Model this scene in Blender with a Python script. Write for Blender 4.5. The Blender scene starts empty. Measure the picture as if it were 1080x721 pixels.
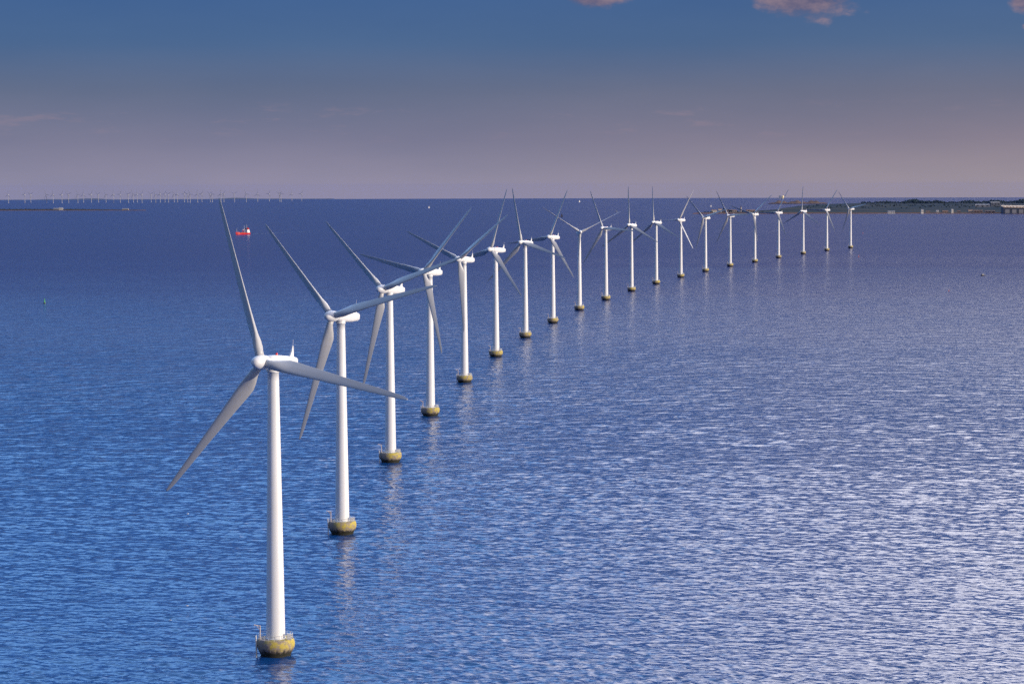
import bpy, bmesh, math, random
import numpy as np
from mathutils import Vector, Matrix

R = math.radians
random.seed(7)
rng = np.random.default_rng(11)
sc = bpy.context.scene
col = sc.collection

# ------------------------------------------------------------------ camera
EYE = 102.12                       # eye height above the water (from a helicopter)
F_PX, W_PX = 2491.2, 1080.0
cam_d = bpy.data.cameras.new('camera')
cam = bpy.data.objects.new('camera', cam_d)
col.objects.link(cam)
cam_d.sensor_fit = 'HORIZONTAL'
cam_d.sensor_width = 36.0
cam_d.lens = 36.0 * F_PX / W_PX
cam_d.clip_start = 1.0
cam_d.clip_end = 120000.0
PITCH = math.atan((360.5 - 196.24) / F_PX)
ROLL = 0.002855
cam.matrix_world = (Matrix.Translation((0, 0, EYE))
                    @ Matrix.Rotation(math.pi / 2 - PITCH, 4, 'X')
                    @ Matrix.Rotation(-ROLL, 4, 'Z'))
sc.camera = cam

# ------------------------------------------------------------------ sky, sun, exposure
GLOW_AZ = 97.0
SUN_AZ, SUN_EL = 113.0, 11.0       # clockwise from +Y (the view direction)
w = bpy.data.worlds.new('World')
sc.world = w
w.use_nodes = True
nt = w.node_tree
nt.nodes.clear()
N, L = nt.nodes, nt.links


def nd(tree, kind, **kw):
    n = tree.nodes.new(kind)
    for k, v in kw.items():
        setattr(n, k, v)
    return n


def vmath(tree, op, a, b=None):
    n = tree.nodes.new('ShaderNodeVectorMath')
    n.operation = op
    for i, v in enumerate((a, b)):
        if v is None:
            continue
        if isinstance(v, (tuple, list)):
            n.inputs[i].default_value = v
        else:
            tree.links.new(v, n.inputs[i])
    return n.outputs['Value'] if op in ('DOT_PRODUCT', 'LENGTH', 'DISTANCE') else n.outputs['Vector']


def fmath(tree, op, a, b=None, c=None, clamp=False):
    n = tree.nodes.new('ShaderNodeMath')
    n.operation = op
    n.use_clamp = clamp
    for i, v in enumerate((a, b, c)):
        if v is None:
            continue
        if isinstance(v, (int, float)):
            n.inputs[i].default_value = v
        else:
            tree.links.new(v, n.inputs[i])
    return n.outputs[0]


def maprange(tree, v, a, b, c=0.0, d=1.0, smooth=False):
    n = tree.nodes.new('ShaderNodeMapRange')
    if smooth:
        n.interpolation_type = 'SMOOTHSTEP'
    tree.links.new(v, n.inputs['Value'])
    for k, x in zip(('From Min', 'From Max', 'To Min', 'To Max'), (a, b, c, d)):
        n.inputs[k].default_value = x
    return n.outputs['Result']


def mixcol(tree, f, a, b, blend='MIX'):
    n = tree.nodes.new('ShaderNodeMix')
    n.data_type = 'RGBA'
    n.blend_type = blend
    n.clamp_factor = True
    for sock, v in ((n.inputs[0], f), (n.inputs[6], a), (n.inputs[7], b)):
        if isinstance(v, (int, float)):
            sock.default_value = v
        elif isinstance(v, (tuple, list)):
            sock.default_value = (*v, 1.0) if len(v) == 3 else v
        else:
            tree.links.new(v, sock)
    return n.outputs[2]


def ramp(tree, v, stops, mode='LINEAR'):
    n = tree.nodes.new('ShaderNodeValToRGB')
    n.color_ramp.interpolation = mode
    e = n.color_ramp.elements
    while len(e) < len(stops):
        e.new(0.5)
    for el, (p, c) in zip(e, stops):
        el.position = p
        el.color = (*c, 1.0)
    tree.links.new(v, n.inputs[0])
    return n.outputs[0]


sky = nd(nt, 'ShaderNodeTexSky', sky_type='NISHITA', sun_disc=False)
sky.sun_elevation = R(SUN_EL)
sky.sun_rotation = R(SUN_AZ)
sky.altitude = 100.0
sky.air_density = 1.0
sky.dust_density = 1.6
sky.ozone_density = 1.5
tc = nd(nt, 'ShaderNodeTexCoord')
dirv = tc.outputs['Generated']
sep = nd(nt, 'ShaderNodeSeparateXYZ')
L.new(dirv, sep.inputs[0])
dz, dx, dy = sep.outputs['Z'], sep.outputs['X'], sep.outputs['Y']
# the evening air low over the sea: mauve at the horizon, slate blue above; rosier towards the sun's side
sunny = fmath(nt, 'ADD', fmath(nt, 'MULTIPLY', dx, math.sin(R(GLOW_AZ))), fmath(nt, 'MULTIPLY', dy, math.cos(R(GLOW_AZ))))
warm = maprange(nt, sunny, -0.26, 0.12, 0, 1, True)
up = fmath(nt, 'MAXIMUM', dz, 0.0)
COOL = [(0.000, (2.68, 2.52, 3.6)), (0.020, (1.62, 1.70, 2.8)), (0.040, (0.92, 1.25, 2.35)), (0.060, (0.36, 1.00, 2.55)), (0.085, (0.20, 0.84, 2.65)),
        (0.13, (0.07, 0.40, 2.1)), (0.20, (0.07, 0.40, 2.2)), (0.26, (0.8, 2.4, 8.0)), (0.37, (8.4, 17.5, 33.0)), (0.55, (4.6, 9.0, 16.5)), (1.0, (2.5, 4.5, 9.0))]
WARM = [(0.000, (3.35, 2.85, 3.25)), (0.020, (2.12, 1.88, 2.6)), (0.040, (1.22, 1.36, 2.25)), (0.060, (0.52, 1.10, 2.45)), (0.085, (0.30, 0.92, 2.6)),
        (0.13, (0.08, 0.42, 2.1)), (0.20, (0.12, 0.48, 2.2)), (0.26, (1.6, 2.4, 5.6)), (0.37, (16.0, 16.0, 20.0)), (0.55, (14.0, 14.0, 17.0)), (1.0, (4.0, 5.5, 9.0))]
air = mixcol(nt, warm, ramp(nt, up, COOL), ramp(nt, up, WARM))  # both ramps are brightened above the frame, added to light the water
skyc = mixcol(nt, 0.12, air, sky.outputs[0], 'ADD')
# sky behind and to the left darkened by hand to shade the blades
sky_shade = fmath(nt, 'ADD', fmath(nt, 'MULTIPLY', dx, math.sin(R(-142))), fmath(nt, 'MULTIPLY', dy, math.cos(R(-142))))
skyc = mixcol(nt, maprange(nt, sky_shade, -0.15, 0.55, 0, 1, True), skyc, mixcol(nt, 1.0, skyc, (0.40, 0.36, 0.36), 'MULTIPLY'))
# bright sky patch added above the frame to silver the water at right
bear = fmath(nt, 'MULTIPLY', fmath(nt, 'ARCTAN2', dx, dy), 57.29578)
elev = fmath(nt, 'MULTIPLY', fmath(nt, 'ARCSINE', dz), 57.29578)
nv = nd(nt, 'ShaderNodeTexNoise')
nv.inputs['Scale'].default_value = 4.0
nv.inputs['Detail'].default_value = 4.0
L.new(dirv, nv.inputs['Vector'])
fill_glow = fmath(nt, 'MULTIPLY', maprange(nt, bear, -6.0, 16.0, 0, 1, True), maprange(nt, bear, 75.0, 48.0, 0, 1, True))
fill_glow = fmath(nt, 'MULTIPLY', fill_glow, fmath(nt, 'MULTIPLY', maprange(nt, elev, 14.0, 21.0, 0, 1, True), maprange(nt, elev, 50.0, 33.0, 0, 1, True)))
fill_glow = fmath(nt, 'MULTIPLY', fill_glow, maprange(nt, nv.outputs['Fac'], 0.3, 0.7, 0.75, 1.0))
skyc = mixcol(nt, fill_glow, skyc, (54.0, 51.0, 51.0))
# thin evening cumulus: a few soft clouds high over the far shore (bearing, elevation, radii)
CLOUDS = [(2.0, 4.66, 1.0, 0.52), (7.0, 4.74, 1.6, 0.95), (5.0, 4.85, 1.4, 0.5), (12.3, 4.42, 0.6, 0.5),
          (12.4, 3.70, 0.28, 0.14), (16.0, 5.2, 2.4, 0.8), (-7.0, 7.0, 2.5, 0.7), (9.0, 8.5, 3.0, 1.0)]
nz = nd(nt, 'ShaderNodeTexNoise')
nz.inputs['Scale'].default_value = 55.0
nz.inputs['Detail'].default_value = 7.0
nz.inputs['Roughness'].default_value = 0.6
stretch = vmath(nt, 'MULTIPLY', dirv, (1.0, 1.0, 1.9))
L.new(stretch, nz.inputs['Vector'])
field = None
for (b, e, rb, re_) in CLOUDS:
    u = fmath(nt, 'DIVIDE', fmath(nt, 'SUBTRACT', bear, b), rb)
    v = fmath(nt, 'DIVIDE', fmath(nt, 'SUBTRACT', elev, e), re_)
    d2 = fmath(nt, 'ADD', fmath(nt, 'MULTIPLY', u, u), fmath(nt, 'MULTIPLY', v, v))
    s = fmath(nt, 'SUBTRACT', 1.0, fmath(nt, 'SQRT', d2))
    field = s if field is None else fmath(nt, 'MAXIMUM', field, s)
field = fmath(nt, 'ADD', field, fmath(nt, 'MULTIPLY', fmath(nt, 'SUBTRACT', nz.outputs['Fac'], 0.5), 1.4))
cmask = maprange(nt, field, 0.02, 0.45, 0.0, 0.85, True)
ccol = mixcol(nt, maprange(nt, nz.outputs['Fac'], 0.4, 0.65), (1.3, 1.15, 1.95), (3.3, 2.35, 2.7))
# faint wisps low over the sea
nw = nd(nt, 'ShaderNodeTexNoise')
nw.inputs['Scale'].default_value = 34.0
nw.inputs['Detail'].default_value = 6.0
nw.inputs['Roughness'].default_value = 0.62
L.new(vmath(nt, 'MULTIPLY', dirv, (1.0, 1.0, 5.0)), nw.inputs['Vector'])
band = fmath(nt, 'MULTIPLY', maprange(nt, elev, 0.8, 1.8, 0, 1, True), maprange(nt, elev, 2.2, 1.6, 0, 1, True))
wisp = fmath(nt, 'MULTIPLY', band, maprange(nt, nw.outputs['Fac'], 0.55, 0.70, 0.0, 0.28, True))
nm = nd(nt, 'ShaderNodeTexNoise')
nm.inputs['Scale'].default_value = 7.0
nm.inputs['Detail'].default_value = 5.0
nm.inputs['Roughness'].default_value = 0.55
L.new(vmath(nt, 'MULTIPLY', dirv, (1.0, 1.0, 4.5)), nm.inputs['Vector'])
skyc = mixcol(nt, 1.0, skyc, mixcol(nt, maprange(nt, nm.outputs['Fac'], 0.3, 0.7), (0.93, 0.95, 0.97), (1.08, 1.045, 1.02)), 'MULTIPLY')
skyc = mixcol(nt, wisp, skyc, (3.6, 2.5, 3.0))
skyc = mixcol(nt, cmask, skyc, ccol)
bg = nd(nt, 'ShaderNodeBackground')
bg.inputs['Strength'].default_value = 0.10
L.new(skyc, bg.inputs['Color'])
wo = nd(nt, 'ShaderNodeOutputWorld')
L.new(bg.outputs[0], wo.inputs[0])

sun_d = bpy.data.lights.new('sun', 'SUN')
sun_d.energy = 4.2
sun_d.angle = R(0.5)
sun_d.color = (1.0, 0.86, 0.68)
sun = bpy.data.objects.new('sun', sun_d)
col.objects.link(sun)
sv = Vector((math.sin(R(SUN_AZ)) * math.cos(R(SUN_EL)), math.cos(R(SUN_AZ)) * math.cos(R(SUN_EL)), math.sin(R(SUN_EL))))
sun.rotation_euler = sv.to_track_quat('Z', 'Y').to_euler()
sun.location = sv * 500

sc.view_settings.view_transform = 'Standard'
sc.view_settings.look = 'None'
sc.view_settings.gamma = 1.0
sc.view_settings.use_curve_mapping = False
sc.view_settings.exposure = 0.0
sc.render.engine = 'CYCLES'
cy = sc.cycles
cy.max_bounces = 5
cy.diffuse_bounces = 2
cy.glossy_bounces = 3
cy.volume_bounces = 0
cy.transmission_bounces = 1
cy.use_denoising = False
cy.sample_clamp_indirect = 4.0
cy.blur_glossy = 1.0

# ------------------------------------------------------------------ the curved sea
CURVE = 2 * 7.43e6                 # twice the earth's radius (with refraction)


def drop(x, y):
    return -(x * x + y * y) / CURVE


def place(k, d):
    """a point on the water: k = tangent of the bearing, d = distance along the view"""
    return Vector((k * d, d, drop(k * d, d)))


# ------------------------------------------------------------------ helpers
def tag(o, label=None, cat=None, group=None, kind=None):
    if label:
        o['label'] = label
    if cat:
        o['category'] = cat
    if group:
        o['group'] = group
    if kind:
        o['kind'] = kind
    return o


def empty(name, loc, rz=0.0):
    o = bpy.data.objects.new(name, None)
    o.empty_display_size = 2
    col.objects.link(o)
    o.location = loc
    o.rotation_euler = (0, 0, rz)
    return o


class MB:
    """collects shapes into one mesh object"""

    def __init__(self):
        self.v, self.f, self.sm = [], [], []

    def add(self, vs, fs, smooth=False, M=None):
        o = len(self.v)
        for p in vs:
            p = Vector(p)
            self.v.append(tuple(M @ p if M else p))
        for f in fs:
            self.f.append([i + o for i in f])
            self.sm.append(smooth)
        return self

    def box(self, c, s, M=None, taper=(1, 1)):
        x, y, z = (q / 2 for q in s)
        vs = []
        for k, (tx, ty) in ((-1, (1, 1)), (1, taper)):
            for a, b in ((-1, -1), (1, -1), (1, 1), (-1, 1)):
                vs.append((c[0] + a * x * tx, c[1] + b * y * ty, c[2] + k * z))
        return self.add(vs, [(3, 2, 1, 0), (4, 5, 6, 7), (0, 1, 5, 4), (1, 2, 6, 5), (2, 3, 7, 6), (3, 0, 4, 7)], False, M)

    def lathe(self, prof, n=24, M=None, caps=True, smooth=True):
        vs, fs = [], []
        for r, z in prof:
            for k in range(n):
                a = 2 * math.pi * k / n
                vs.append((r * math.cos(a), r * math.sin(a), z))
        for i in range(len(prof) - 1):
            for k in range(n):
                k2 = (k + 1) % n
                fs.append((i * n + k, i * n + k2, (i + 1) * n + k2, (i + 1) * n + k))
        self.add(vs, fs, smooth, M)
        if caps:
            self.add(vs[:n], [tuple(reversed(range(n)))], False, M)
            self.add(vs[-n:], [tuple(range(n))], False, M)
        return self

    def loft(self, rings, M=None, caps=True, smooth=True):
        n = len(rings[0])
        vs = [p for r in rings for p in r]
        fs = []
        for i in range(len(rings) - 1):
            for k in range(n):
                k2 = (k + 1) % n
                fs.append((i * n + k, i * n + k2, (i + 1) * n + k2, (i + 1) * n + k))
        if caps:
            fs.append(tuple(reversed(range(n))))
            fs.append(tuple(range((len(rings) - 1) * n, len(rings) * n)))
        return self.add(vs, fs, smooth, M)

    def bar(self, a, b, r, n=8, r2=None, M=None):
        a, b = Vector(a), Vector(b)
        q = (b - a).to_track_quat('Z', 'Y').to_matrix().to_4x4()
        T = Matrix.Translation(a) @ q
        if M:
            T = M @ T
        return self.lathe([(r, 0), (r if r2 is None else r2, (b - a).length)], n, T)

    def ringtube(self, R0, z, r, n=32, m=6):
        vs, fs = [], []
        for i in range(n):
            A = 2 * math.pi * i / n
            for j in range(m):
                B = 2 * math.pi * j / m
                q = R0 + r * math.cos(B)
                vs.append((q * math.cos(A), q * math.sin(A), z + r * math.sin(B)))
        for i in range(n):
            for j in range(m):
                fs.append((i * m + j, ((i + 1) % n) * m + j, ((i + 1) % n) * m + (j + 1) % m, i * m + (j + 1) % m))
        return self.add(vs, fs, True)

    def build(self, name, mat, parent=None, loc=None):
        me = bpy.data.meshes.new(name)
        me.from_pydata(self.v, [], self.f)
        me.polygons.foreach_set('use_smooth', self.sm)
        me.materials.append(mat)
        me.update()
        o = bpy.data.objects.new(name, me)
        col.objects.link(o)
        if parent:
            o.parent = parent
        if loc is not None:
            o.location = loc
        return o


def children(o):
    return [c for c in bpy.data.objects if c.parent == o]


def copy_tree(o, parent=None):
    c = o.copy()
    col.objects.link(c)
    c.parent = parent
    for ch in children(o):
        copy_tree(ch, c)
    return c


# ------------------------------------------------------------------ materials
def material(name, base, rough=0.5, var=0.0, scale=1.0, stretch=(1, 1, 1), second=None, metallic=0.0, bump=0.0, emit=None):
    m = bpy.data.materials.new(name)
    m.use_nodes = True
    t = m.node_tree
    b = t.nodes['Principled BSDF']
    b.inputs['Roughness'].default_value = rough
    b.inputs['Metallic'].default_value = metallic
    b.inputs['Specular IOR Level'].default_value = 0.5 if rough < 0.55 else (0.25 if rough < 0.84 else 0.0)
    tcn = nd(t, 'ShaderNodeTexCoord')
    n = nd(t, 'ShaderNodeTexNoise')
    n.inputs['Scale'].default_value = scale
    n.inputs['Detail'].default_value = 6
    n.inputs['Roughness'].default_value = 0.6
    t.links.new(vmath(t, 'MULTIPLY', tcn.outputs['Object'], stretch), n.inputs['Vector'])
    f = maprange(t, n.outputs['Fac'], 0.35, 0.68)
    s = second if second else tuple(max(0, c * (1 - var)) for c in base)
    c = mixcol(t, f, base, s)
    t.links.new(c, b.inputs['Base Color'])
    if bump:
        bn = nd(t, 'ShaderNodeBump')
        bn.inputs['Strength'].default_value = bump
        bn.inputs['Distance'].default_value = 0.05
        t.links.new(n.outputs['Fac'], bn.inputs['Height'])
        t.links.new(bn.outputs[0], b.inputs['Normal'])
    return m


M = {}
M['tower'] = material('tower_paint', (0.74, 0.74, 0.74), 0.38, 0.10, 0.5, (1.6, 1.6, 0.12))
M['nacelle'] = material('nacelle_paint', (0.70, 0.70, 0.70), 0.35, 0.08, 0.8, (1, 1, 2.5))
M['blade'] = material('blade_gelcoat', (0.46, 0.46, 0.465), 0.40, 0.12, 0.35, (2, 2, 0.2))
M['steel'] = material('galvanised_steel', (0.62, 0.62, 0.62), 0.45, 0.25, 3.0)
M['red_lamp'] = material('red_lamp_glass', (0.6, 0.02, 0.02), 0.25, 0.2, 3.0)
M['crane'] = material('crane_paint', (0.50, 0.42, 0.39), 0.5, 0.3, 2.0)


def foundation_material():
    m = bpy.data.materials.new('stained_concrete')
    m.use_nodes = True
    t = m.node_tree
    b = t.nodes['Principled BSDF']
    b.inputs['Roughness'].default_value = 0.75
    tcn = nd(t, 'ShaderNodeTexCoord')
    oi = nd(t, 'ShaderNodeObjectInfo')
    off = vmath(t, 'SCALE', tcn.outputs['Object'], None)
    ad = nd(t, 'ShaderNodeVectorMath', operation='ADD')
    t.links.new(tcn.outputs['Object'], ad.inputs[0])
    cmb = nd(t, 'ShaderNodeCombineXYZ')
    t.links.new(fmath(t, 'MULTIPLY', oi.outputs['Random'], 60.0), cmb.inputs[0])
    t.links.new(cmb.outputs[0], ad.inputs[1])
    p = ad.outputs[0]
    s = nd(t, 'ShaderNodeSeparateXYZ')
    t.links.new(tcn.outputs['Object'], s.inputs[0])
    z = s.outputs['Z']

    def noise(sc_, st, det=6):
        n = nd(t, 'ShaderNodeTexNoise')
        n.inputs['Scale'].default_value = sc_
        n.inputs['Detail'].default_value = det
        n.inputs['Roughness'].default_value = 0.62
        t.links.new(vmath(t, 'MULTIPLY', p, st), n.inputs['Vector'])
        return n.outputs['Fac']
    streak = noise(1.0, (1.6, 1.6, 0.25))
    blot = noise(0.7, (1, 1, 1.2))
    fine = noise(3.0, (1, 1, 1))
    base = mixcol(t, maprange(t, fine, 0.35, 0.65), (0.17, 0.135, 0.125), (0.30, 0.245, 0.225))
    # yellow lichen and guano over the upper bowl
    zy = fmath(t, 'ADD', z, fmath(t, 'MULTIPLY', fmath(t, 'SUBTRACT', streak, 0.5), 3.0))
    ym = fmath(t, 'MULTIPLY', maprange(t, zy, 1.0, 2.3, 0, 1, True), maprange(t, blot, 0.40, 0.56, 0.15, 1.0, True))
    side = maprange(t, fmath(t, 'ADD', s.outputs['X'], fmath(t, 'MULTIPLY', fmath(t, 'SUBTRACT', blot, 0.5), 9.0)), -2.6, 1.2, 0.12, 1.0, True)  # less yellow on the left: lit and shaded sides put into the colour
    ym = fmath(t, 'MULTIPLY', ym, side)
    yel = mixcol(t, fine, (0.24, 0.185, 0.015), (0.62, 0.50, 0.09))
    c1 = mixcol(t, ym, base, yel)
    # dark weed at the waterline with ragged drips
    wm = maprange(t, fmath(t, 'ADD', z, fmath(t, 'MULTIPLY', fmath(t, 'SUBTRACT', streak, 0.5), 2.8)), 1.75, 0.85, 0, 1, True)
    weed = mixcol(t, fine, (0.008, 0.009, 0.006), (0.03, 0.028, 0.012))
    c2 = mixcol(t, wm, c1, weed)
    t.links.new(c2, b.inputs['Base Color'])
    bn = nd(t, 'ShaderNodeBump')
    bn.inputs['Strength'].default_value = 0.5
    bn.inputs['Distance'].default_value = 0.08
    t.links.new(fine, bn.inputs['Height'])
    t.links.new(bn.outputs[0], b.inputs['Normal'])
    return m


M['foundation'] = foundation_material()


def sea_material():
    m = bpy.data.materials.new('sea_water')
    m.use_nodes = True
    t = m.node_tree
    b = t.nodes['Principled BSDF']
    b.inputs['Base Color'].default_value = (0.006, 0.028, 0.095, 1)
    b.inputs['IOR'].default_value = 1.333
    tcn = nd(t, 'ShaderNodeTexCoord')
    geo = nd(t, 'ShaderNodeNewGeometry')
    P = tcn.outputs['Object']

    def noise(scale, st, det, rot=0.0, rough=0.6, off=(0, 0, 0)):
        mp = nd(t, 'ShaderNodeMapping')
        mp.inputs['Rotation'].default_value = (0, 0, rot)
        mp.inputs['Scale'].default_value = st
        t.links.new(vmath(t, 'ADD', P, off), mp.inputs['Vector'])
        n = nd(t, 'ShaderNodeTexNoise', noise_dimensions='2D')
        n.inputs['Scale'].default_value = scale
        n.inputs['Detail'].default_value = det
        n.inputs['Roughness'].default_value = rough
        t.links.new(mp.outputs[0], n.inputs['Vector'])
        return n
    wind = R(-24)

    def slopes(scale, det, rough, eps, amp):
        st = (0.5, 1.0, 1)
        h0, hx, hy = (noise(scale, st, det, wind, rough, o).outputs['Fac'] for o in ((0, 0, 0), (eps, 0, 0), (0, eps, 0)))
        c = nd(t, 'ShaderNodeCombineXYZ')
        t.links.new(fmath(t, 'MULTIPLY', fmath(t, 'SUBTRACT', h0, hx), amp / eps), c.inputs[0])
        t.links.new(fmath(t, 'MULTIPLY', fmath(t, 'SUBTRACT', h0, hy), amp / eps), c.inputs[1])
        return c.outputs[0]
    gust = noise(1 / 420.0, (0.35, 1.0, 1), 4.0, R(-12), 0.55)
    g = maprange(t, gust.outputs['Fac'], 0.3, 0.7, 0.7, 1.25)
    sp_ = nd(t, 'ShaderNodeSeparateXYZ')
    t.links.new(P, sp_.inputs[0])
    far = fmath(t, 'ADD', sp_.outputs['Y'], fmath(t, 'MULTIPLY', fmath(t, 'SUBTRACT', gust.outputs['Fac'], 0.5), 1500.0))
    # nearer water painted lighter, far water darker: brightness falloff put into the colour
    near_tone = maprange(t, far, 3000.0, 700.0, 0, 1, True)
    t.links.new(mixcol(t, near_tone, (0.0005, 0.007, 0.085), (0.004, 0.048, 0.165)), b.inputs['Base Color'])
    t.links.new(maprange(t, near_tone, 0, 1, 0.06, 0.5), b.inputs['Specular IOR Level'])
    away = maprange(t, fmath(t, 'MULTIPLY', sp_.outputs['Y'], 1.0), 420.0, 1250.0, 0.12, 1, True)
    s1 = slopes(1 / 9.0, 3.0, 0.62, 0.5, 1.3)
    calm = maprange(t, far, 4800.0, 900.0, 0.46, 1.0, True)
    s2 = slopes(1 / 1.5, 2.0, 0.6, 0.12, 0.19)
    sc1 = nd(t, 'ShaderNodeVectorMath', operation='SCALE')
    t.links.new(s1, sc1.inputs[0])
    t.links.new(fmath(t, 'MULTIPLY', calm, fmath(t, 'MULTIPLY', away, g)), sc1.inputs['Scale'])
    sc2 = nd(t, 'ShaderNodeVectorMath', operation='SCALE')
    t.links.new(s2, sc2.inputs[0])
    t.links.new(fmath(t, 'MULTIPLY', calm, g), sc2.inputs['Scale'])
    broad = vmath(t, 'MULTIPLY', sc1.outputs[0], (3.2, 1.0, 1.0))
    nrm = vmath(t, 'NORMALIZE', vmath(t, 'ADD', geo.outputs['Normal'], vmath(t, 'ADD', broad, sc2.outputs[0])))
    t.links.new(nrm, b.inputs['Normal'])
    t.links.new(maprange(t, near_tone, 0, 1, 0.17, 0.145), b.inputs['Roughness'])
    return m


M['sea'] = sea_material()


def build_sea():
    dth = R(0.042)
    half = R(18.0)
    fine_az = np.arange(-half, half + 1e-9, dth)
    coarse = np.linspace(half, 2 * np.pi - half, 72)[1:-1]
    az = np.concatenate([fine_az, coarse])
    step = np.concatenate([np.full(len(fine_az), dth), np.full(len(coarse), 5.0)])
    rr = [12.0, 60, 140, 230, 310, 370, 400, 415, 425, 430]
    r = 430.0
    ds = [60.0] * (len(rr) - 1) + [1.0]
    while r < 45000:
        s = min(max(0.26, 0.26 * (r / 450.0) ** 2), 0.045 * r)
        r += s
        rr.append(r)
        ds.append(s)
    rr, ds = np.array(rr), np.array(ds)
    RR, AZ = np.meshgrid(rr, az, indexing='ij')
    X, Y = RR * np.sin(AZ), RR * np.cos(AZ)
    Z = -(RR ** 2) / CURVE
    space = np.maximum(ds[:, None] * np.ones_like(AZ), RR * step[None, :])
    # short-crested wind chop running away from the camera and to the right
    NW = 150
    lam = np.exp(np.linspace(math.log(1.1), math.log(14.0), NW)) * rng.uniform(0.97, 1.03, NW)
    mean_dir = R(66.0)             # travel direction, anticlockwise from +X
    X0, Y0 = X.copy(), Y.copy()
    near_az = slice(0, len(fine_az))
    # gusts and slicks: the chop is livelier in some patches than in others
    xs, ys = X0[:, near_az], Y0[:, near_az]
    patch = np.zeros_like(xs)
    for q in (55, 80, 120, 170, 240, 340, 480):
        for _ in range(2):
            th = rng.uniform(0, math.pi)
            patch += np.sin(2 * math.pi / q * (0.5 * math.cos(th) * xs + math.sin(th) * ys) + rng.uniform(0, 6.28))
    patch = np.clip(1.0 + 0.045 * patch, 0.7, 1.3)
    lam = np.concatenate([lam, [17.0, 20.0, 24.0, 29.0]])
    for q in lam:
        k = 2 * math.pi / q
        th = mean_dir + rng.normal(0, R(30))
        slope = 0.0205 * math.exp(-((math.log(q / 3.0)) / 1.15) ** 2) + (0.007 if q > 16 else 0)
        amp = slope / k
        sp = space[:, 0]
        rows = np.where((sp < q / 2.3) & (rr > 395))[0]
        if len(rows) == 0:
            continue
        rs = slice(rows[0], rows[-1] + 1)
        fade = np.clip((q / space[rs, near_az] - 2.3) / 1.8, 0, 1)
        fade = fade * fade * (3 - 2 * fade) * amp * patch[rs]
        xi, yi = X0[rs, near_az], Y0[rs, near_az]
        ph = (k * (math.cos(th) * xi + math.sin(th) * yi) + rng.uniform(0, 6.283)).astype(np.float32)
        sn, cs = np.sin(ph), np.cos(ph)
        Z[rs, near_az] += fade * cs
        X[rs, near_az] -= fade * math.cos(th) * sn
        Y[rs, near_az] -= fade * math.sin(th) * sn
    nr, na = RR.shape
    V = np.stack([X.ravel(), Y.ravel(), Z.ravel()], 1)
    i = np.arange(nr - 1)[:, None] * na
    j = np.arange(na)[None, :]
    j2 = (j + 1) % na
    # wound so that the normals face up
    F = np.stack([i + j, i + na + j, i + na + j2, i + j2], -1).reshape(-1, 4)[:, ::-1]
    me = bpy.data.meshes.new('sea')
    me.vertices.add(len(V) + 1)
    co = np.concatenate([V, [[0, 0, 0]]]).astype(np.float32)
    me.vertices.foreach_set('co', co.ravel())
    tri = np.stack([np.full(na, len(V)), (np.arange(na) + 1) % na, np.arange(na)], 1)
    nl = F.size + tri.size
    me.loops.add(nl)
    me.loops.foreach_set('vertex_index', np.concatenate([F.ravel(), tri.ravel()]).astype(np.int32))
    me.polygons.add(len(F) + len(tri))
    me.polygons.foreach_set('loop_start', np.concatenate([np.arange(len(F)) * 4, F.size + np.arange(len(tri)) * 3]).astype(np.int32))
    me.polygons.foreach_set('use_smooth', np.ones(len(F) + len(tri), bool))
    me.update(calc_edges=True)
    me.validate()
    me.materials.append(M['sea'])
    o = bpy.data.objects.new('sea', me)
    col.objects.link(o)
    tag(o, kind='structure')
    return o


sea = build_sea()

# ------------------------------------------------------------------ haze: one closed box of even air
def build_haze():
    m = bpy.data.materials.new('haze_air')
    m.use_nodes = True
    t = m.node_tree
    t.nodes.clear()
    out = nd(t, 'ShaderNodeOutputMaterial')
    v = nd(t, 'ShaderNodeVolumePrincipled')
    v.inputs['Color'].default_value = (0.08, 0.17, 0.58, 1)
    v.inputs['Density'].default_value = 3.0e-6
    v.inputs['Anisotropy'].default_value = 0.0
    t.links.new(v.outputs[0], out.inputs['Volume'])
    b = MB()
    b.box((0, 0, -75), (96000, 96000, 420))
    o = b.build('haze', m)
    tag(o, kind='stuff')
    return o


haze = build_haze()

# ------------------------------------------------------------------ wind turbines
HUB_Z, OVERHANG, TILT, BLADE_R = 64.0, 4.3, R(5), 38.0
BLADE_PITCH = 18.0


def airfoil(c, t, le=0.32, n=10):
    """closed section, +X = leading edge, -Y = windward face"""
    up, lo = [], []
    for i in range(n + 1):
        s = 0.5 * (1 - math.cos(math.pi * i / n))
        y = 5 * (0.2969 * math.sqrt(s) - 0.126 * s - 0.3516 * s * s + 0.2843 * s ** 3 - 0.1036 * s ** 4)
        up.append((c * (le - s), y * t * 1.3))
        lo.append((c * (le - s), -y * t * 0.7))
    return up + lo[-2:0:-1]


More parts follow.
